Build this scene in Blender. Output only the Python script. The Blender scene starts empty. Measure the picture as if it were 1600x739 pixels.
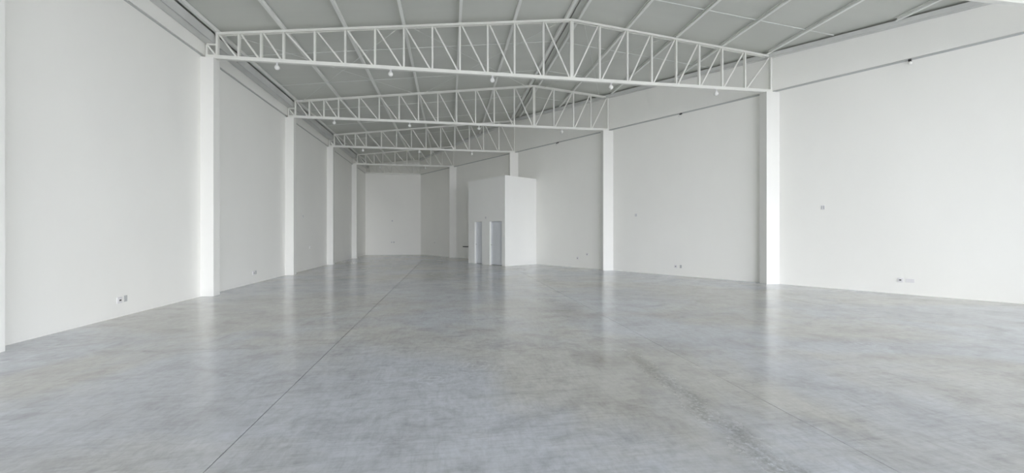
import bpy, bmesh, math, random
from mathutils import Vector

random.seed(7)
SC = bpy.context.scene
COL = SC.collection

# ------------------------------------------------------------------ camera
cam_d = bpy.data.cameras.new('camera')
cam = bpy.data.objects.new('camera', cam_d)
COL.objects.link(cam)
cam.location = (0, 0, 1.6)
cam.rotation_euler = (math.pi / 2, 0, -math.radians(8.8624))
cam_d.sensor_width = 36.0
cam_d.lens = 627.62 / 1600 * 36
cam_d.shift_y = -3.89 / 1600
cam_d.clip_start = 0.05
SC.camera = cam

# ------------------------------------------------------------------ sky (bright overcast day)
world = bpy.data.worlds.new('overcast_sky')
SC.world = world
world.use_nodes = True
_bg = world.node_tree.nodes['Background']
_bg.inputs['Color'].default_value = (0.915, 0.937, 1.0, 1)
_bg.inputs['Strength'].default_value = 3.0

SC.view_settings.view_transform = 'Standard'
SC.view_settings.look = 'None'
SC.view_settings.gamma = 1.0
SC.view_settings.use_curve_mapping = False
SC.view_settings.exposure = 2.38
SC.cycles.max_bounces = 16
SC.cycles.diffuse_bounces = 12
SC.cycles.glossy_bounces = 4
SC.cycles.sample_clamp_indirect = 8.0

# portal in the open shop front: emits nothing, only guides the sky light
_pl = bpy.data.lights.new('front_portal', 'AREA')
_pl.shape = 'RECTANGLE'; _pl.size = 23.1; _pl.size_y = 4.4
_pl.cycles.is_portal = True
_po = bpy.data.objects.new('front_portal', _pl)
COL.objects.link(_po)
_po.location = (5.65, -18.1, 2.2)
_po.rotation_euler = (math.pi / 2, 0, 0)

_pl2 = bpy.data.lights.new('side_portal', 'AREA')
_pl2.shape = 'RECTANGLE'; _pl2.size = 13.0; _pl2.size_y = 5.0
_pl2.cycles.is_portal = True
_po2 = bpy.data.objects.new('side_portal', _pl2)
COL.objects.link(_po2)
_po2.location = (17.7, -8.0, 2.5)
_po2.rotation_euler = (math.pi / 2, 0, math.pi / 2)

# ------------------------------------------------------------------ dimensions
HC = 6.14                  # column height
XL = -5.985                # inner face of the columns on the straight wall
XW = -6.29                 # straight wall
Y1, S = 11.371, 5.3706     # first visible column line, bay
K = -0.618                 # slanting wall dx/dy
XR1 = 9.967
XRW = 10.43
YF, YB = -18.0, 31.8        # shop front, back wall
RX, RZ = 3.59, 7.98        # ridge
SLL, SLR = 0.12, 0.096
PUR = 0.11
FRONT_H = 4.4
XS = 17.6                  # unseen, added: from here the slanting wall turns and runs straight
YS = 11.371 + (XS - 10.43) / -0.618
SIDE_OPEN, SIDE_OPEN0, SIDE_H = -1.5, -14.5, 5.0
OPEN_X = (-5.9, 17.2)    # open width of the shop front
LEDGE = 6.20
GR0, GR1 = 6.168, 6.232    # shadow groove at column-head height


def wall_x(y, off=0.0):
    return XRW + off + K * (y - Y1)


def wall_y(x, off=0.0):
    return Y1 + (x - XRW - off) / K


def zt(x):
    return RZ - SLL * (RX - x) if x < RX else RZ - SLR * (x - RX)


NW = math.hypot(K, 1)
U = (K / NW, 1 / NW)         # along the slanting wall, towards the back
N = (1 / NW, -K / NW)        # into the slanting wall


# ------------------------------------------------------------------ materials
def mat(name, color, rough=0.5, metal=0.0, spec=0.5):
    m = bpy.data.materials.new(name)
    m.use_nodes = True
    b = m.node_tree.nodes['Principled BSDF']
    b.inputs['Base Color'].default_value = (*color, 1)
    b.inputs['Roughness'].default_value = rough
    b.inputs['Metallic'].default_value = metal
    b.inputs['Specular IOR Level'].default_value = spec
    return m


def nd(m, t, **kw):
    n = m.node_tree.nodes.new(t)
    for k, v in kw.items():
        setattr(n, k, v)
    return n


def lk(m, a, b):
    m.node_tree.links.new(a, b)


def ramp(m, fac, stops):
    r = nd(m, 'ShaderNodeValToRGB')
    e = r.color_ramp.elements
    while len(e) < len(stops):
        e.new(0.5)
    for el, (p, c) in zip(e, stops):
        el.position = p
        el.color = (*c, 1) if len(c) == 3 else c
    lk(m, fac, r.inputs['Fac'])
    return r.outputs['Color']


def noise(m, vec, scale, detail=4, rough=0.55, dist=0.0):
    n = nd(m, 'ShaderNodeTexNoise')
    n.inputs['Scale'].default_value = scale
    n.inputs['Detail'].default_value = detail
    n.inputs['Roughness'].default_value = rough
    n.inputs['Distortion'].default_value = dist
    lk(m, vec, n.inputs['Vector'])
    return n.outputs['Fac']


def mapping(m, vec, scale=(1, 1, 1), loc=(0, 0, 0), rot=(0, 0, 0)):
    n = nd(m, 'ShaderNodeMapping')
    n.inputs['Scale'].default_value = scale
    n.inputs['Location'].default_value = loc
    n.inputs['Rotation'].default_value = rot
    lk(m, vec, n.inputs['Vector'])
    return n.outputs['Vector']


def math_(m, op, a, b=None, clamp=False):
    n = nd(m, 'ShaderNodeMath', operation=op)
    n.use_clamp = clamp
    for i, v in enumerate((a, b)):
        if v is None:
            continue
        if isinstance(v, (int, float)):
            n.inputs[i].default_value = v
        else:
            lk(m, v, n.inputs[i])
    return n.outputs[0]


def mix(m, fac, a, b, blend='MIX'):
    n = nd(m, 'ShaderNodeMix', data_type='RGBA', blend_type=blend)
    for sock, v in ((n.inputs[0], fac), (n.inputs[6], a), (n.inputs[7], b)):
        if isinstance(v, (int, float)):
            sock.default_value = v
        elif isinstance(v, tuple):
            sock.default_value = (*v, 1)
        else:
            lk(m, v, sock)
    return n.outputs[2]


def paint(name, c, var=0.02, rough=0.55, bump=0.02, bscale=60):
    m = mat(name, c, rough, spec=0.3)
    b = m.node_tree.nodes['Principled BSDF']
    pos = nd(m, 'ShaderNodeNewGeometry').outputs['Position']
    f = noise(m, mapping(m, pos, (1, 1, 0.5)), 0.7, 5)
    lo = tuple(x * (1 - var) for x in c)
    lk(m, ramp(m, f, [(0.35, lo), (0.65, c)]), b.inputs['Base Color'])
    bn = nd(m, 'ShaderNodeBump')
    bn.inputs['Strength'].default_value = bump
    bn.inputs['Distance'].default_value = 0.01
    lk(m, noise(m, pos, bscale, 3), bn.inputs['Height'])
    lk(m, bn.outputs['Normal'], b.inputs['Normal'])
    return m


M_WALL = paint('white_wall_paint', (0.93, 0.925, 0.89))
M_COLUMN = paint('white_column_paint', (0.89, 0.885, 0.855))
M_BLOCK = paint('white_block_paint', (0.91, 0.91, 0.885))
M_STEEL = paint('cream_white_steel', (0.86, 0.86, 0.82), rough=0.4, bump=0.0)
M_PURLIN = paint('pale_grey_purlin', (0.90, 0.905, 0.88), rough=0.4, bump=0.0)
M_GUTTER = paint('galvanised_gutter', (0.74, 0.745, 0.73), 0.12, rough=0.4, bump=0.0)
M_ROD = mat('thin_rod', (0.80, 0.82, 0.80), 0.4)
M_PLATE = mat('white_plastic', (0.80, 0.79, 0.80), 0.35)
M_GREY = mat('grey_plastic_groove_shade', (0.52, 0.53, 0.53), 0.45)
M_BLACK = mat('black_plastic', (0.02, 0.02, 0.02), 0.4)
M_GRANITE = mat('dark_granite', (0.03, 0.032, 0.035), 0.15)
M_DOOR = mat('white_door_paint', (0.74, 0.76, 0.79), 0.4)
M_CHROME = mat('brushed_metal', (0.6, 0.6, 0.6), 0.3, 1.0)
M_BULB = mat('white_lamp_glass', (0.88, 0.88, 0.86), 0.15)
M_JOINT = mat('joint_filler', (0.10, 0.095, 0.09), 0.8)
M_DRAIN = mat('dark_metal', (0.12, 0.12, 0.12), 0.4, 0.6)
M_PAVE = paint('outside_paving', (0.26, 0.25, 0.235), 0.2, 0.8)


def roof_mat():
    m = mat('grey_roof_sheet', (0.5, 0.53, 0.52), 0.5, spec=0.3)
    b = m.node_tree.nodes['Principled BSDF']
    pos = nd(m, 'ShaderNodeNewGeometry').outputs['Position']
    f = noise(m, mapping(m, pos, (0.15, 1.2, 1)), 1.0, 3)
    lk(m, ramp(m, f, [(0.3, (0.655, 0.665, 0.625)), (0.7, (0.70, 0.71, 0.67))]), b.inputs['Base Color'])
    return m


M_ROOF = roof_mat()


def floor_mat():
    m = mat('polished_concrete', (0.4, 0.4, 0.41), 0.25, spec=0.5)
    b = m.node_tree.nodes['Principled BSDF']
    pos = nd(m, 'ShaderNodeNewGeometry').outputs['Position']
    big = noise(m, mapping(m, pos, (1, 0.8, 1)), 0.45, 6, 0.65, 0.4)
    mid = noise(m, mapping(m, pos, (1, 1.3, 1), (3, 7, 0)), 1.7, 8, 0.65, 0.8)
    fine = noise(m, mapping(m, pos, (1.6, 1, 1), (9, 1, 0)), 9, 8, 0.7, 0.5)
    hue = noise(m, mapping(m, pos, (1, 1, 1), (13, 4, 0)), 0.28, 5, 0.6, 0.5)
    warm = ramp(m, big, [(0.30, (0.46, 0.455, 0.435)), (0.50, (0.53, 0.525, 0.508)), (0.70, (0.585, 0.58, 0.565))])
    cool = ramp(m, big, [(0.30, (0.45, 0.46, 0.49)), (0.50, (0.515, 0.535, 0.58)), (0.70, (0.57, 0.59, 0.645))])
    c = mix(m, ramp(m, hue, [(0.40, (0, 0, 0)), (0.56, (1, 1, 1))]), warm, cool)
    c2 = ramp(m, mid, [(0.30, (0.76, 0.755, 0.75)), (0.5, (1, 1, 1)), (0.70, (1.10, 1.105, 1.115))])
    c = mix(m, 0.85, c, c2, 'MULTIPLY')
    c3 = ramp(m, fine, [(0.28, (0.80, 0.80, 0.80)), (0.5, (1, 1, 1)), (0.72, (1.14, 1.14, 1.14))])
    c = mix(m, 0.7, c, c3, 'MULTIPLY')
    # fine trowel streaks in two directions
    for sc, rot, loc, amt in (((2.2, 22, 1), 0.25, 2.0, 0.55), ((16, 2.4, 1), 0.5, 8.0, 0.4), ((3.0, 30, 1), -0.5, 5.0, 0.4)):
        f_ = noise(m, mapping(m, pos, sc, (loc, loc, 0), (0, 0, rot)), 1.0, 6, 0.65, 1.2)
        c4 = ramp(m, f_, [(0.30, (0.80, 0.80, 0.80)), (0.5, (1, 1, 1)), (0.66, (1.05, 1.05, 1.05)), (0.78, (1.30, 1.30, 1.31))])
        c = mix(m, amt, c, c4, 'MULTIPLY')
    sep = nd(m, 'ShaderNodeSeparateXYZ')
    lk(m, pos, sep.inputs[0])
    X, Y = sep.outputs[0], sep.outputs[1]
    wob = math_(m, 'MULTIPLY', math_(m, 'SUBTRACT', noise(m, mapping(m, pos, (1, 1, 1), (5, 5, 0)), 2.6, 6, 0.7), 0.5), 0.55)
    # scraped, dusty track beside the saw cut
    tx = math_(m, 'ADD', 2.14, math_(m, 'MULTIPLY', math_(m, 'ADD', Y, -1.0), 0.065))
    dx = math_(m, 'ABSOLUTE', math_(m, 'ADD', math_(m, 'SUBTRACT', X, tx), wob))
    band = math_(m, 'SUBTRACT', 1.0, math_(m, 'MULTIPLY', dx, 6.0), True)
    ylim = math_(m, 'MULTIPLY', math_(m, 'SUBTRACT', 5.6, Y, True), 1.0, True)
    band = math_(m, 'MULTIPLY', band, ylim)
    grit = ramp(m, noise(m, mapping(m, pos, (1, 1, 1)), 26, 6, 0.75), [(0.42, (0.55, 0.54, 0.51)), (0.56, (0.9, 0.9, 0.88)), (0.66, (1.5, 1.5, 1.5))])
    c = mix(m, math_(m, 'MULTIPLY', band, 0.85), c, mix(m, 1.0, c, grit, 'MULTIPLY'))
    # darker damp-looking stains
    for sx, sy, rx, ry, amt in ((2.5, 8.2, 0.45, 1.6, 0.75), (3.3, 5.4, 1.2, 0.5, 0.5), (1.6, 3.5, 0.6, 0.7, 0.5),
                                (-4.6, 10.6, 1.0, 0.5, 0.6), (4.6, 7.3, 1.6, 0.7, 0.45), (1.9, 4.9, 0.35, 0.5, 0.8)):
        ex = math_(m, 'MULTIPLY', math_(m, 'SUBTRACT', X, sx), 1 / rx)
        ey = math_(m, 'MULTIPLY', math_(m, 'SUBTRACT', Y, sy), 1 / ry)
        r2 = math_(m, 'SQRT', math_(m, 'ADD', math_(m, 'MULTIPLY', ex, ex), math_(m, 'MULTIPLY', ey, ey)))
        k = math_(m, 'SUBTRACT', 1.05, math_(m, 'ADD', r2, math_(m, 'MULTIPLY', wob, 2.2)), True)
        c = mix(m, math_(m, 'MULTIPLY', k, amt, True), c, mix(m, 1.0, c, (0.66, 0.65, 0.63), 'MULTIPLY'))
    # trowel swirls
    for sx, sy, rr in ((0.32, 4.85, 0.5), (-0.18, 4.52, 0.35), (6.0, 5.0, 0.6)):
        w = nd(m, 'ShaderNodeTexWave', wave_type='RINGS', rings_direction='Z')
        w.inputs['Scale'].default_value = 3.2
        w.inputs['Distortion'].default_value = 11.0
        w.inputs['Detail'].default_value = 4
        w.inputs['Detail Scale'].default_value = 1.6
        lk(m, mapping(m, pos, (1, 1, 1), (-sx, -sy, 0)), w.inputs['Vector'])
        ex = math_(m, 'SUBTRACT', X, sx)
        ey = math_(m, 'SUBTRACT', Y, sy)
        r2 = math_(m, 'SQRT', math_(m, 'ADD', math_(m, 'MULTIPLY', ex, ex), math_(m, 'MULTIPLY', ey, ey)))
        k = math_(m, 'MULTIPLY', math_(m, 'SUBTRACT', rr, r2, True), 1.1 / rr, True)
        sw = ramp(m, w.outputs['Fac'], [(0.3, (0.95, 0.95, 0.95)), (0.8, (1.0, 1.0, 1.0)), (0.95, (1.10, 1.10, 1.11))])
        c = mix(m, k, c, mix(m, 1.0, c, sw, 'MULTIPLY'))
    # scattered pale chips and scuffs
    ch = noise(m, mapping(m, pos, (5.0, 8.0, 1), rot=(0, 0, 0.5)), 1.0, 2)
    chips = ramp(m, ch, [(0.77, (0, 0, 0)), (0.80, (1, 1, 1))])
    c = mix(m, math_(m, 'MULTIPLY', chips, 0.4), c, (0.72, 0.72, 0.74))
    lk(m, c, b.inputs['Base Color'])
    rg = nd(m, 'ShaderNodeMapRange')
    rg.inputs['To Min'].default_value = 0.07
    rg.inputs['To Max'].default_value = 0.28
    lk(m, math_(m, 'ADD', math_(m, 'MULTIPLY', mid, 0.6), math_(m, 'MULTIPLY', big, 0.4)), rg.inputs['Value'])
    lk(m, math_(m, 'ADD', rg.outputs[0], math_(m, 'MULTIPLY', band, 0.3)), b.inputs['Roughness'])
    bn = nd(m, 'ShaderNodeBump')
    bn.inputs['Strength'].default_value = 0.035
    bn.inputs['Distance'].default_value = 0.01
    lk(m, noise(m, mapping(m, pos, (1, 1, 1)), 3.0, 5, 0.5), bn.inputs['Height'])
    lk(m, bn.outputs['Normal'], b.inputs['Normal'])
    return m


M_FLOOR = floor_mat()


# ------------------------------------------------------------------ mesh helpers
class MB:
    def __init__(s):
        s.v, s.f = [], []

    def add(s, verts, faces):
        o = len(s.v)
        s.v += [tuple(v) for v in verts]
        s.f += [tuple(i + o for i in f) for f in faces]
        return s

    def box(s, x0, x1, y0, y1, z0, z1):
        return s.prism([(x0, y0), (x1, y0), (x1, y1), (x0, y1)], z0, z1)

    def prism(s, poly, z0, z1):
        """poly counter-clockwise in xy; z0 / z1 numbers or functions of (x, y)"""
        n = len(poly)
        a = z0 if callable(z0) else (lambda x, y: z0)
        b = z1 if callable(z1) else (lambda x, y: z1)
        v = [(x, y, a(x, y)) for x, y in poly] + [(x, y, b(x, y)) for x, y in poly]
        f = [tuple(range(n - 1, -1, -1)), tuple(range(n, 2 * n))]
        f += [(i, (i + 1) % n, n + (i + 1) % n, n + i) for i in range(n)]
        return s.add(v, f)

    def sweep(s, prof, p0, p1, up=(0, 0, 1)):
        """closed 2-D profile [(side, up)] extruded from p0 to p1"""
        p0, p1 = Vector(p0), Vector(p1)
        d = (p1 - p0).normalized()
        upv = Vector(up)
        side = d.cross(upv)
        if side.length < 1e-4:
            side = d.cross(Vector((0, 1, 0)))
        side.normalize()
        upv = side.cross(d)
        n = len(prof)
        v = [p0 + side * a + upv * b for a, b in prof] + [p1 + side * a + upv * b for a, b in prof]
        f = [tuple(range(n)), tuple(range(2 * n - 1, n - 1, -1))]
        f += [(i, n + i, n + (i + 1) % n, (i + 1) % n) for i in range(n)]
        return s.add(v, f)

    def bar(s, p0, p1, w, h, up=(0, 0, 1)):
        return s.sweep([(-w / 2, -h / 2), (w / 2, -h / 2), (w / 2, h / 2), (-w / 2, h / 2)], p0, p1, up)

    def tube(s, p0, p1, r, n=8):
        return s.sweep([(r * math.cos(2 * math.pi * i / n), r * math.sin(2 * math.pi * i / n)) for i in range(n)], p0, p1)

    def lathe(s, prof, n=16, c=(0, 0, 0)):
        """prof: [(radius, z)] top to bottom, round a vertical axis"""
        v = []
        for r, z in prof:
            for i in range(n):
                a = 2 * math.pi * i / n
                v.append((c[0] + r * math.cos(a), c[1] + r * math.sin(a), c[2] + z))
        f = []
        for j in range(len(prof) - 1):
            for i in range(n):
                k = (i + 1) % n
                f.append((j * n + i, (j + 1) * n + i, (j + 1) * n + k, j * n + k))
        f.append(tuple(range(n)))
        f.append(tuple(range(len(prof) * n - 1, (len(prof) - 1) * n - 1, -1)))
        return s.add(v, f)

    def build(s, name, m, parent=None, smooth=False, bevel=0.0):
        me = bpy.data.meshes.new(name)
        me.from_pydata(s.v, [], s.f)
        bm = bmesh.new()
        bm.from_mesh(me)
        if bevel:
            bmesh.ops.bevel(bm, geom=[e for e in bm.edges], offset=bevel, segments=2, affect='EDGES', profile=0.7)
        bmesh.ops.recalc_face_normals(bm, faces=bm.faces)
        bm.to_mesh(me)
        bm.free()
        me.materials.append(m)
        if smooth:
            for p in me.polygons:
                p.use_smooth = True
        o = bpy.data.objects.new(name, me)
        COL.objects.link(o)
        if parent:
            o.parent = parent
        return o


def tag(o, label=None, cat=None, group=None, kind=None):
    for k, v in (('label', label), ('category', cat), ('group', group), ('kind', kind)):
        if v:
            o[k] = v
    return o


def empty(name, loc, rz=0.0):
    o = bpy.data.objects.new(name, None)
    o.empty_display_size = 0.1
    COL.objects.link(o)
    o.location = loc
    o.rotation_euler = (0, 0, rz)
    return o


def clip(poly, a, b, c):
    """keep the part of poly where a*x + b*y <= c"""
    out = []
    for i, p in enumerate(poly):
        q = poly[(i + 1) % len(poly)]
        dp, dq = a * p[0] + b * p[1] - c, a * q[0] + b * q[1] - c
        if dp <= 0:
            out.append(p)
        if dp * dq < 0:
            t = dp / (dp - dq)
            out.append((p[0] + (q[0] - p[0]) * t, p[1] + (q[1] - p[1]) * t))
    return out


WALL_C = XRW - K * Y1      # x - K*y <= WALL_C is inside


def inside(poly, off=0.0):
    return clip(clip(poly, 1, -K, WALL_C + off), 1, 0, XS + off)


# ------------------------------------------------------------------ floor: slabs between saw cuts
o = MB().prism(inside([(XW, YF), (25, YF), (25, YB), (XW, YB)]), -0.30, -0.010).build('floor', M_JOINT)
tag(o, 'polished grey concrete floor slabs with thin saw-cut joints', 'floor', kind='structure')
FLOOR = o
J = [(-1.63, 0.008), (2.985, 0.006), (8.32, 0.005)]
xs = [XW] + [x for x, _ in J] + [25]
for i in range(4):
    x0 = xs[i] + (J[i - 1][1] / 2 if i else 0)
    x1 = xs[i + 1] - (J[i][1] / 2 if i < 3 else 0)
    ys = [YF, 6.16, YB] if i == 0 else [YF, YB]
    for j in range(len(ys) - 1):
        y0 = ys[j] + (0.003 if j else 0)
        y1 = ys[j + 1] - (0.003 if j < len(ys) - 2 else 0)
        poly = inside([(x0, y0), (x1, y0), (x1, y1), (x0, y1)])
        MB().prism(poly, -0.010, 0.0).build('slab', M_FLOOR, FLOOR)

# outside paving before the open fronts
o = MB()
o.prism([(-40, -60), (60, -60), (60, YF), (-40, YF)], -0.30, -0.02)
o.prism([(XS, YF), (60, YF), (60, 40), (XS, 40)], -0.30, -0.02)
tag(o.build('floor_outside', M_PAVE), kind='structure')

# ------------------------------------------------------------------ walls
o = MB().box(XW - 0.25, XW, YF, YB + 0.25, -0.3, GR0).build('wall_left', M_WALL)
tag(o, kind='structure')
MB().box(XW - 0.25, XW + 0.01, YF, YB + .25, GR1, 6.55).box(XW - 0.25, XW, YF, YB + .25, 6.55, zt(XW) + PUR).build('upper_band', M_WALL, o)
MB().box(XW - 0.25, XW - .035, YF, YB + .25, GR0, GR1).build('recess', M_GREY, o)  # groove's shade put into the grey of its back

ya, yb = YS, YB + .25
th = 0.25


def strip(a, b, p, q):
    return [(wall_x(p, a), p), (wall_x(p, b), p), (wall_x(q, b), q), (wall_x(q, a), q)]


o = MB().prism(strip(0, th, ya, yb), -0.3, GR0).build('wall_right', M_WALL)
tag(o, kind='structure')
yr = wall_y(RX)
m_ = MB()
for p, q in ((ya, yr), (yr, yb)):
    m_.prism(strip(-.01, th, p, q), GR1, lambda x, y: zt(wall_x(y)) + PUR - 0.005)
m_.build('upper_band', M_WALL, o)
MB().prism(strip(.035, th, ya, yb), GR0, GR1).build('recess', M_GREY, o)  # grey back again stands in for the shade in the groove

o = MB().prism([(XW, YB), (wall_x(YB), YB), (wall_x(YB), YB + .25), (XW, YB + .25)], -0.3, LEDGE).build('wall_back', M_WALL)
tag(o, kind='structure')
MB().prism([(XW, YB + .12), (wall_x(YB), YB + .12), (wall_x(YB), YB + .25), (XW, YB + .25)], LEDGE,
           lambda x, y: zt(x) + PUR).build('upper_band', M_WALL, o)

# unseen straight wall, added; wide opening lets sky light onto the wall opposite
o = MB().box(XS, XS + th, YF, SIDE_OPEN0, -.3, zt(XS) + PUR).box(XS, XS + th, SIDE_OPEN0, SIDE_OPEN, SIDE_H, zt(XS) + PUR)
o.box(XS, XS + th, SIDE_OPEN, YS, -.3, zt(XS) + PUR)
tag(o.build('wall_right_front_added', M_WALL), kind='structure')
# unseen shop front behind the camera: distance and opening shaped for the daylight
m_ = MB()
for p, q in ((XW, RX), (RX, XS)):
    m_.prism([(p, YF - .25), (q, YF - .25), (q, YF), (p, YF)], FRONT_H, lambda x, y: zt(x) + PUR)
m_.box(XW, OPEN_X[0], YF - .25, YF, -.3, FRONT_H)
m_.box(OPEN_X[1], XS, YF - .25, YF, -.3, FRONT_H)
tag(m_.build('wall_front', M_WALL), kind='structure')

# ------------------------------------------------------------------ roof
o = MB()
rl = [(XW - .25, YF - .25), (RX - 0.02, YF - .25), (RX - 0.02, YB + .25), (XW - .25, YB + .25)]
o.prism(clip(rl, 1, -K, WALL_C + .3), lambda x, y: zt(x) + PUR, lambda x, y: zt(x) + PUR + 0.06)
rr = [(RX + 0.02, YF - .25), (XS + .3, YF - .25), (XS + .3, YB), (RX + 0.02, YB)]
o.prism(clip(rr, 1, -K, WALL_C + .3), lambda x, y: zt(x) + PUR, lambda x, y: zt(x) + PUR + 0.06)
CE = o.build('ceiling', M_ROOF)
tag(CE, kind='structure')
yre = wall_y(RX)
MB().add([(RX - .3, YF, zt(RX - .3) + .2), (RX, YF, RZ + .24), (RX + .3, YF, zt(RX + .3) + .2),
          (RX - .3, yre, zt(RX - .3) + .2), (RX, yre, RZ + .24), (RX + .3, yre, zt(RX + .3) + .2)],
         [(0, 1, 4, 3), (1, 2, 5, 4)]).build('ridge_cap', M_JOINT, CE)

# gutters
g = MB()
t_ = 0.006
g.box(XW + .012, -6.05, YF, YB - .14, 6.555, 6.555 + t_).box(-6.05 - t_, -6.05, YF, YB - .14, 6.555, 6.80)
g.box(XW + .002, XW + .002 + t_, YF, YB - .14, 6.60, 6.80)
tag(g.build('gutter', M_GUTTER), 'grey sheet-metal box gutter along the straight wall below the eave', 'gutter')
g = MB()
W2 = 0.24
for p, q in ((YS + .2, yr), (yr, YB - 0.14)):
    zz = lambda x, y: zt(wall_x(y)) - 0.05
    z2 = lambda x, y: zt(wall_x(y)) - 0.05 + t_
    z3 = lambda x, y: zt(wall_x(y)) + 0.075
    g.prism([(wall_x(p, -W2), p), (wall_x(p, -.012), p), (wall_x(q, -.012), q), (wall_x(q, -W2), q)], zz, z2)
    g.prism([(wall_x(p, -W2), p), (wall_x(p, -W2 + t_), p), (wall_x(q, -W2 + t_), q), (wall_x(q, -W2), q)], zz, z3)
tag(g.build('gutter', M_GUTTER), 'grey metal gutter following the roof slope on the slanting wall', 'gutter')

# ------------------------------------------------------------------ columns
LEFT_Y = [6.18] + [Y1 + i * S for i in range(4)]
LAB_L = ['white square column on the straight wall, first from the open shop front',
         'white square column on the straight wall, second from the open shop front',
         'white square column on the straight wall, third from the open shop front',
         'white square column on the straight wall, second from the back wall',
         'white square column on the straight wall, nearest the back wall']
LAB_R = ['white column on the slanting wall, first from the open shop front',
         'white column on the slanting wall, second from the open shop front',
         'white column on the slanting wall between the restroom block and open front',
         'white column rising from behind the restroom block',
         'white column on the slanting wall, nearest the back wall']
for i, y in enumerate(LEFT_Y):
    e = empty('column', (XL, y, 0))
    tag(e, LAB_L[i], 'column', 'columns along the side walls')
    MB().box(XW - XL, 0, 0, .30, 0, HC).build('shaft', M_COLUMN, e, bevel=0.006)
    MB().box(XW - XL + .05, -.02, .04, .26, HC, HC + .012).build('bearing_plate', M_STEEL, e)
for i, y in enumerate(LEFT_Y):
    x = XR1 + K * (y - Y1)
    e = empty('column', (x, y, 0))
    tag(e, LAB_R[i], 'column', 'columns along the side walls')
    poly = [(0, 0), (wall_x(y) - x, 0), (wall_x(y + .3) - x, .3), (0, .3)]
    MB().prism(poly, 0, HC).build('shaft', M_COLUMN, e, bevel=0.006)
    MB().box(.03, .24, .04, .26, HC, HC + .012).build('bearing_plate', M_STEEL, e)

# ------------------------------------------------------------------ trusses
NODES = [-5.965, -5.45, -4.91, -4.36, -3.58, -2.80, -2.02, -1.25, -0.47, 0.30, 1.09, 1.87, 2.73, 3.59,
         4.46, 5.34, 6.13, 6.94, 7.72, 8.51, 9.31, 10.10, 10.90, 11.70, 12.50]
ZB0, ZB1 = 6.152, 6.245
TD = 0.10       # depth of the chords


def truss(y, label, end):
    e = empty('roof_truss', (0, y, ZB0))
    tag(e, label, 'truss', 'lattice trusses carrying the roof')
    nodes = [n for n in NODES if n < end - 0.45] + [end]
    z = lambda v: v - ZB0
    # bottom chord: channel open at the top
    w, t = TD / 2, 0.008
    h = ZB1 - ZB0
    MB().bar((XW + .06, 0, h / 2), (end + .03, 0, h / 2), TD, h).build('bottom_chord', M_STEEL, e)
    # top chords: channels open below
    U_ = [(-w, -.065), (-w + t, -.065), (-w + t, -t), (w - t, -t), (w - t, -.065), (w, -.065), (w, 0), (-w, 0)]
    x0 = NODES[0] - 0.03
    if end > RX + .3:
        MB().sweep(U_, (x0, 0, z(zt(x0))), (RX, 0, z(RZ))).build('top_chord', M_STEEL, e)
        MB().sweep(U_, (RX, 0, z(RZ)), (end + .03, 0, z(zt(end + .03)))).build('top_chord', M_STEEL, e)
    else:
        MB().sweep(U_, (x0, 0, z(zt(x0))), (end + .03, 0, z(zt(end + .03)))).build('top_chord', M_STEEL, e)
    for i, n in enumerate(nodes):
        king = abs(n - RX) < .02 and end > RX + .3
        wd = 0.10 if king else (0.055 if i in (0, len(nodes) - 1) else 0.046)
        MB().box(n - wd / 2, n + wd / 2, -.042, .042, h, z(zt(n)) - .012).build('king_post' if king else 'post', M_STEEL, e)
    for i in range(len(nodes) - 1):
        a, b = nodes[i], nodes[i + 1]
        if a < RX - .01:
            p0, p1 = (a + .05, 0, z(zt(a)) - .05), (b - .07, 0, h)
        else:
            p0, p1 = (a + .07, 0, h), (b - .05, 0, z(zt(b)) - .05)
        MB().bar(p0, p1, .04, .036, (0, 1, 0)).build('diagonal', M_STEEL, e)
    # little gutter bracket on the column head
    MB().bar((XW + .075, 0, z(6.525)), (nodes[0] - .02, 0, z(6.525)), .05, .045).build('gutter_bracket', M_STEEL, e)
    MB().box(XW + .055, XW + .095, -.025, .025, h, z(6.50)).build('bracket_post', M_STEEL, e)
    MB().bar((XW + .09, 0, z(6.50)), (nodes[0] - .04, 0, h), .035, .03, (0, 1, 0)).build('bracket_diagonal', M_STEEL, e)
    return e


TY = [6.33] + [Y1 + .15 + i * S for i in range(4)] + [YB - 0.06]
TL = ['white steel lattice truss over the columns first from the open shop front',
      'widest fully visible white lattice truss, with five lamps under its chord',
      'white lattice truss with a king post and four lamps, above the restroom block front',
      'white lattice truss whose end stands on the column behind the restroom block',
      'short white lattice truss with one lamp, on the columns nearest the back wall',
      'shortest lattice truss, resting on the back wall']
for y, l in zip(TY, TL):
    truss(y, l, wall_x(y, -0.05) - 0.05)

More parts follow.
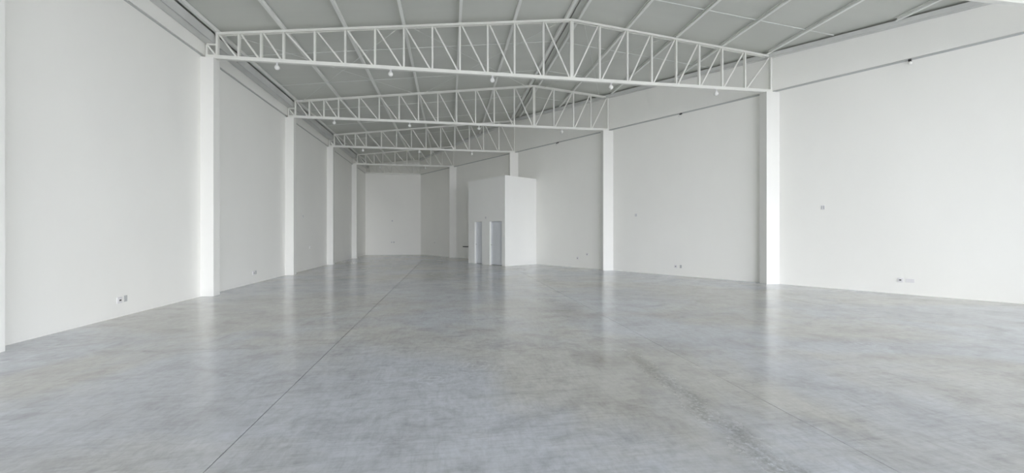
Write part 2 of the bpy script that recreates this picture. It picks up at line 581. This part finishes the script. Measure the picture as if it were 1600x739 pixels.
# ------------------------------------------------------------------ purlins (C section)
PX = [-5.985, -4.36, -2.80, -1.25, 0.30, 1.87, 3.42, 3.80, 5.34, 6.94, 8.51, 10.08, 11.65, 13.2, 14.8, 16.4]
hh, bb, tt = PUR - 0.014, 0.075, 0.006
for i, x in enumerate(PX):
    ye = min(YB - .12, wall_y(x, -W2 - .06))
    if ye < 0:
        continue
    zz = zt(x)
    prof = [(0, 0), (bb, 0), (bb, .018), (bb - tt, .018), (bb - tt, tt), (tt, tt), (tt, hh - tt), (bb - tt, hh - tt),
            (bb - tt, hh - .018), (bb, hh - .018), (bb, hh), (0, hh)]
    if x < 1.0 or x > 3.6:
        prof = [(bb - a, b) for a, b in prof][::-1]
    prof = [(a - bb / 2, b + .004) for a, b in prof]
    o = MB().sweep(prof, (x, YF, zz), (x, ye, zz)).build('purlin', M_PURLIN)
    od = ['first', 'second', 'third', 'fourth', 'fifth', 'sixth', 'seventh', 'eighth']
    if i == 0:
        l = 'pale steel eave purlin along the box gutter of the straight wall'
    elif x == 3.42:
        l = 'pale steel ridge purlin on the straight-wall side of the ridge gap'
    elif x == 3.80:
        l = 'pale steel ridge purlin on the slanting-wall side of the ridge gap'
    elif x < 3.6:
        l = 'pale steel purlin, %s from the eave purlin of the straight wall' % od[i - 1]
    else:
        l = 'pale steel purlin meeting the slanting wall, %s from the ridge pair' % od[i - 8]
    tag(o, l, 'purlin', 'roof purlins lying on the trusses')

# ------------------------------------------------------------------ sag rods and cross braces in the roof plane
for b in range(5):
    for k, dy in enumerate((1.5, 3.9)):
        y = TY[b] + dy
        if b == 4 or y > 25.5:
            continue
        if b == 0:
            y = TY[1] - (3.7, 1.5)[k]
        xe = wall_x(y, -W2) - .02
        zz = .06
        rl_ = '%s %s truss from the front' % (('just behind the', 'further behind the')[k], ('first', 'second', 'third', 'fourth')[b])
        for side, lo, hi, nm in ((0, -5.93, min(xe, 3.40), 'straight'), (1, 3.82, xe, 'slanting')):
            if hi < lo + .4:
                continue
            e = empty('sag_rod', (lo, y, zt(lo) + zz))
            tag(e, 'thin tie rod on the %s-wall roof slope, %s' % (nm, rl_), 'tie rod', 'tie rods between the purlins')
            cuts = [lo] + [x for x in PX if lo + .2 < x < hi - .1] + [hi]
            for p, q in zip(cuts, cuts[1:]):
                p, q = p + (.045 if p > lo else 0), q - .045
                MB().tube((p - lo, 0, zt(p) - zt(lo)), (q - lo, 0, zt(q) - zt(lo)), .011, 6).build('rod', M_ROD, e)
ta, tb = TY[1] + .06, TY[2] - .06
for xa, xb in ((-5.7, -1.45), (-1.45, -5.7), (-1.05, 3.2), (3.2, -1.05), (4.0, 6.5), (6.5, 4.0)):
    e = empty('brace_rod', (xa, ta, zt(xa) - (.02 if xa < xb else .06)))
    d = Vector((xb - xa, tb - ta, zt(xb) - zt(xa)))
    MB().tube((0, 0, 0), d, .006, 6).build('rod', M_ROD, e)
    u = d.normalized()
    for p in (u * .12, d - u * .30):
        MB().tube(p, p + u * .18, .014, 6).build('turnbuckle', M_STEEL, e)
    lo = 'thin brace rod, ' + ('rising' if xa < xb else 'falling') + ' towards the back, ' + (
        'between eave and middle purlins' if xa + xb < -6 else 'between middle purlins and ridge' if xa + xb < 5 else 'on the slanting-wall slope')
    tag(e, lo, 'brace rod', 'cross-brace rods in the roof')


# ------------------------------------------------------------------ lamps under the trusses
def lamp(x, y, label):
    e = empty('pendant_lamp', (x, y, ZB0))
    tag(e, label, 'lamp', 'lamps hanging under the trusses')
    MB().lathe([(.035, 0), (.035, -.012), (.016, -.016)], 14).build('ceiling_plate', M_PLATE, e)
    MB().lathe([(.020, -.012), (.020, -.065)], 12).build('stem', M_PLATE, e)
    MB().lathe([(.022, -.060), (.036, -.064), (.046, -.078), (.048, -.092)], 16).build('holder', M_PLATE, e, True)
    c, r = -.128, .066
    MB().lathe([(r * math.cos(math.radians(t)), c + r * math.sin(math.radians(t))) for t in range(48, -89, -12)], 18).build('bulb', M_BULB, e, True)


BX = [-4.53, -1.61, 1.225, 4.82, 8.31]
for ti, n in ((1, 5), (2, 4), (3, 3), (4, 2)):
    nm = {1: 'the widest truss', 2: 'the king-post truss before the restroom block',
          3: 'the truss at the restroom block', 4: 'the short rear truss'}[ti]
    for k in range(n):
        if BX[k] > wall_x(TY[ti]) - .4:
            continue
        if k == 0:
            w_ = 'nearest the straight wall'
        elif k == n - 1:
            w_ = 'nearest the slanting wall'
        else:
            w_ = ['', 'second from the straight wall', 'third from the straight wall', 'fourth from the straight wall'][k]
        lamp(BX[k], TY[ti], 'white lamp under %s, %s' % (nm, w_))


# lamps clipped to the ledge of the slanting wall
def wall_lamp(y, label):
    e = empty('ledge_lamp', (wall_x(y, -.01), y, LEDGE - .03), math.atan2(U[1], U[0]))
    tag(e, label, 'lamp', 'small lamps on the slanting wall ledge')
    # local x along the wall, local y into the room
    MB().box(-.03, .03, -.02, .035, -.02, .03).build('clamp', M_BLACK, e, bevel=.004)
    MB().tube((0, .03, 0), (.0, .09, -.035), .012).build('arm', M_PLATE, e)
    MB().tube((-.0, .08, -.02), (-.02, .13, -.07), .028, 12).build('socket', M_BLACK, e)
    MB().lathe([(.022, -.07), (.042, -.09), (.045, -.115), (.03, -.145), (.008, -.15)], 14, (-.02, .13, 0)).build('bulb', M_BULB, e, True)


wall_lamp(8.84, 'small black and white lamp on the ledge above the bay nearest the front')
wall_lamp(14.12, 'small black and white lamp on the ledge of the middle wall bay')
wall_lamp(19.53, 'small black and white lamp on the ledge beside the restroom block')


# ------------------------------------------------------------------ wall plates. local x along the wall, local -y into the room
def plate_root(name, x, y, z, rz, label, cat, group=None):
    e = empty(name, (x, y, z), rz)
    tag(e, label, cat, group)
    return e


def socket_plate(*a):
    e = plate_root('socket_outlet', *a)
    MB().box(-.06, .06, -.012, 0, -.06, .06).build('plate', M_PLATE, e, bevel=.004)
    MB().box(-.034, .034, -.017, -.010, -.034, .034).build('module', M_PLATE, e, bevel=.003)
    MB().box(-.018, .022, -.022, -.015, -.016, .012).build('insert', M_BLACK, e)
    return e


def blank_plate(*a, w=.075, h=.12):
    e = plate_root('blank_plate', *a)
    MB().box(-w / 2, w / 2, -.010, 0, -h / 2, h / 2).build('plate', M_GREY if w < .1 else M_PLATE, e, bevel=.003)
    for s in (-1, 1):
        MB().lathe([(.005, 0), (.005, .003)], 8, (0, -.0115, s * h * .38)).build('screw', M_CHROME, e)
    return e


def slot_plate(*a):
    e = plate_root('switch_plate', *a)
    MB().box(-.05, .05, -.010, 0, -.065, .065).build('plate', M_PLATE, e, bevel=.003)
    for s in (-1, 1):
        MB().box(s * .026 - .010, s * .026 + .010, -.014, -.008, -.048, .048).build('rocker', M_GREY, e)
    return e


RL = math.pi / 2        # straight wall: plate local -y must face +x
G = 'electrical plates on the walls'
socket_plate(XW, 8.82, .325, RL, 'white socket with black insert low on the straight wall, nearest the front', 'socket', G)
blank_plate(XW, 8.965, .335, RL, 'grey blank plate beside the socket low on the straight wall', 'wall plate', G)
socket_plate(XW, 14.19, .33, RL, 'white socket low on the straight wall, between second and third columns', 'socket', G)
blank_plate(XW, 14.34, .34, RL, 'grey blank plate between second and third columns of the straight wall', 'wall plate', G)
socket_plate(XW, 19.56, 1.0, RL, 'white socket at counter height between third and fourth straight-wall columns', 'socket', G)
slot_plate(XW, 18.63, 2.37, RL, 'two-slot plate high on the straight wall', 'wall plate', G)
RR = math.atan2(U[1], U[0]) + math.pi      # slanting wall: local -y faces the room
def onr(y):
    return wall_x(y), y
socket_plate(*onr(9.0), .375, RR, 'white socket with black insert low on the slanting wall, nearest the front', 'socket', G)
blank_plate(*onr(8.84), .37, RR, 'wide blank white plate beside the socket on the slanting wall', 'wall plate', G, w=.16, h=.10)
slot_plate(*onr(10.42), 2.39, RR, 'two-slot plate high on the slanting wall bay nearest the front', 'wall plate', G)
socket_plate(*onr(14.31), .355, RR, 'white socket low in the middle bay of the slanting wall', 'socket', G)
blank_plate(*onr(14.14), .36, RR, 'grey blank plate low in the middle bay of the slanting wall', 'wall plate', G)
slot_plate(*onr(15.78), 2.39, RR, 'two-slot plate high in the middle bay of the slanting wall', 'wall plate', G)
socket_plate(*onr(17.97), .65, RR, 'higher of two small sockets between restroom block and column', 'socket', G)
socket_plate(*onr(18.46), .45, RR, 'lower of two small sockets between restroom block and column', 'socket', G)
socket_plate(*onr(29.95), .97, RR, 'socket on the slanting wall next to the back wall', 'socket', G)
slot_plate(-4.32, YB, 2.61, 0, 'two-slot plate high on the back wall', 'wall plate', G)
socket_plate(-4.36, YB, .97, 0, 'white socket at counter height on the back wall', 'socket', G)
blank_plate(-4.20, YB, .97, 0, 'grey blank plate beside the socket on the back wall', 'wall plate', G)

# ------------------------------------------------------------------ restroom block against the slanting wall
AX, AY = 2.73, 19.74                      # near corner
BL = 3.2                                  # length along the wall
BW = ((wall_x(AY)) - AX) / NW - 0.004             # depth to the wall
BH = 4.52
BT = 0.14
# block frame: origin at the near corner, local x along the door face (towards the back), local y towards the open room
root = empty('restroom_block', (AX, AY, 0), math.atan2(U[1], U[0]))
tag(root, 'white box-shaped restroom block with two louvred doors against the slanting wall', 'restroom block')
# local y: +y = -N (into the room); the block lies at y in [-BW, 0]
D1 = (0.25, 1.26)
D2 = (1.93, 2.60)
DH = 2.25
f_ = MB()
f_.box(0, D1[0], -BT, 0, 0, DH).box(D1[1], D2[0], -BT, 0, 0, DH).box(D2[1], BL, -BT, 0, 0, DH)
f_.box(0, BL, -BT, 0, DH, BH)
f_.build('door_wall', M_BLOCK, root)
MB().box(0, BT, -BW, -BT, 0, BH).build('side_wall', M_BLOCK, root)
MB().box(BL - BT, BL, -BW, -BT, 0, BH).build('side_wall', M_BLOCK, root)
MB().box(BT, BL - BT, -1.70, -BT, BH - .12, BH - .02).box(BT, 1.38, -BW, -1.70, BH - .12, BH - .02).box(2.03, BL - BT, -BW, -1.70, BH - .12, BH - .02).build('roof_slab', M_BLOCK, root)
for (d0, d1) in (D1, D2):
    yd = -.105
    w_ = .06
    dm = MB()
    dm.box(d0, d0 + w_, yd - .03, yd, .02, DH - .01).box(d1 - w_, d1, yd - .03, yd, .02, DH - .01)
    dm.box(d0 + w_, d1 - w_, yd - .03, yd, DH - .09, DH - .01).box(d0 + w_, d1 - w_, yd - .03, yd, .02, .14)
    dr = dm.build('door', M_DOOR, root)
    lv = MB()
    n = 26
    for i in range(n):
        z0 = .14 + (DH - .23) * i / n
        z1 = .14 + (DH - .23) * (i + 1) / n
        lv.add([(d0 + w_, yd - .008, z0), (d1 - w_, yd - .008, z0), (d1 - w_, yd - .026, z1 + .004), (d0 + w_, yd - .026, z1 + .004),
                (d0 + w_, yd - .014, z0 - .002), (d1 - w_, yd - .014, z0 - .002), (d1 - w_, yd - .030, z1 + .002), (d0 + w_, yd - .030, z1 + .002)],
               [(0, 1, 2, 3), (7, 6, 5, 4), (0, 4, 5, 1), (3, 2, 6, 7), (0, 3, 7, 4), (1, 5, 6, 2)])
    tag(lv.build('louvre_slats', M_DOOR, dr), kind='stuff')
    MB().box(d1 - .05, d1 - .02, yd, yd + .045, 1.02, 1.06).box(d1 - .16, d1 - .02, yd + .035, yd + .05, 1.03, 1.05).build('handle', M_CHROME, dr)
px, py = AX + U[0] * 1.59 - N[0] * .002, AY + U[1] * 1.59 - N[1] * .002
slot_plate(px, py, 2.46, math.atan2(U[1], U[0]) + math.pi, 'two-slot plate above and between the restroom doors', 'wall plate', G)

# black counter on the far side of the block
c0 = empty('counter', (AX + U[0] * (BL + .004), AY + U[1] * (BL + .004), 0), math.atan2(U[1], U[0]))
tag(c0, 'black stone counter with upstand fixed to the far side of the restroom block', 'counter')
MB().box(.0, .60, -1.5, -.02, .86, .91).build('worktop', M_GRANITE, c0, bevel=.004)
MB().box(.0, .03, -1.5, -.02, .91, 1.22).build('backsplash', M_GRANITE, c0)
for yy in (-.35, -1.2):
    MB().prism([(0, yy - .02), (.4, yy - .02), (.4, yy + .02), (0, yy + .02)], lambda x, y: .50 + x * .75, .86).build('bracket', M_GREY, c0)

# narrow floor drain before the block
e = empty('floor_drain', (3.2, 18.35, 0))
tag(e, 'narrow dark floor drain slot in the concrete before the restroom block', 'drain')
MB().box(-.13, .13, -.05, .05, 0, .003).build('frame', M_DRAIN, e)
for i in range(6):
    MB().box(-.115 + i * .04, -.093 + i * .04, -.04, .04, .003, .006).build('grate_bar', M_DRAIN, e)
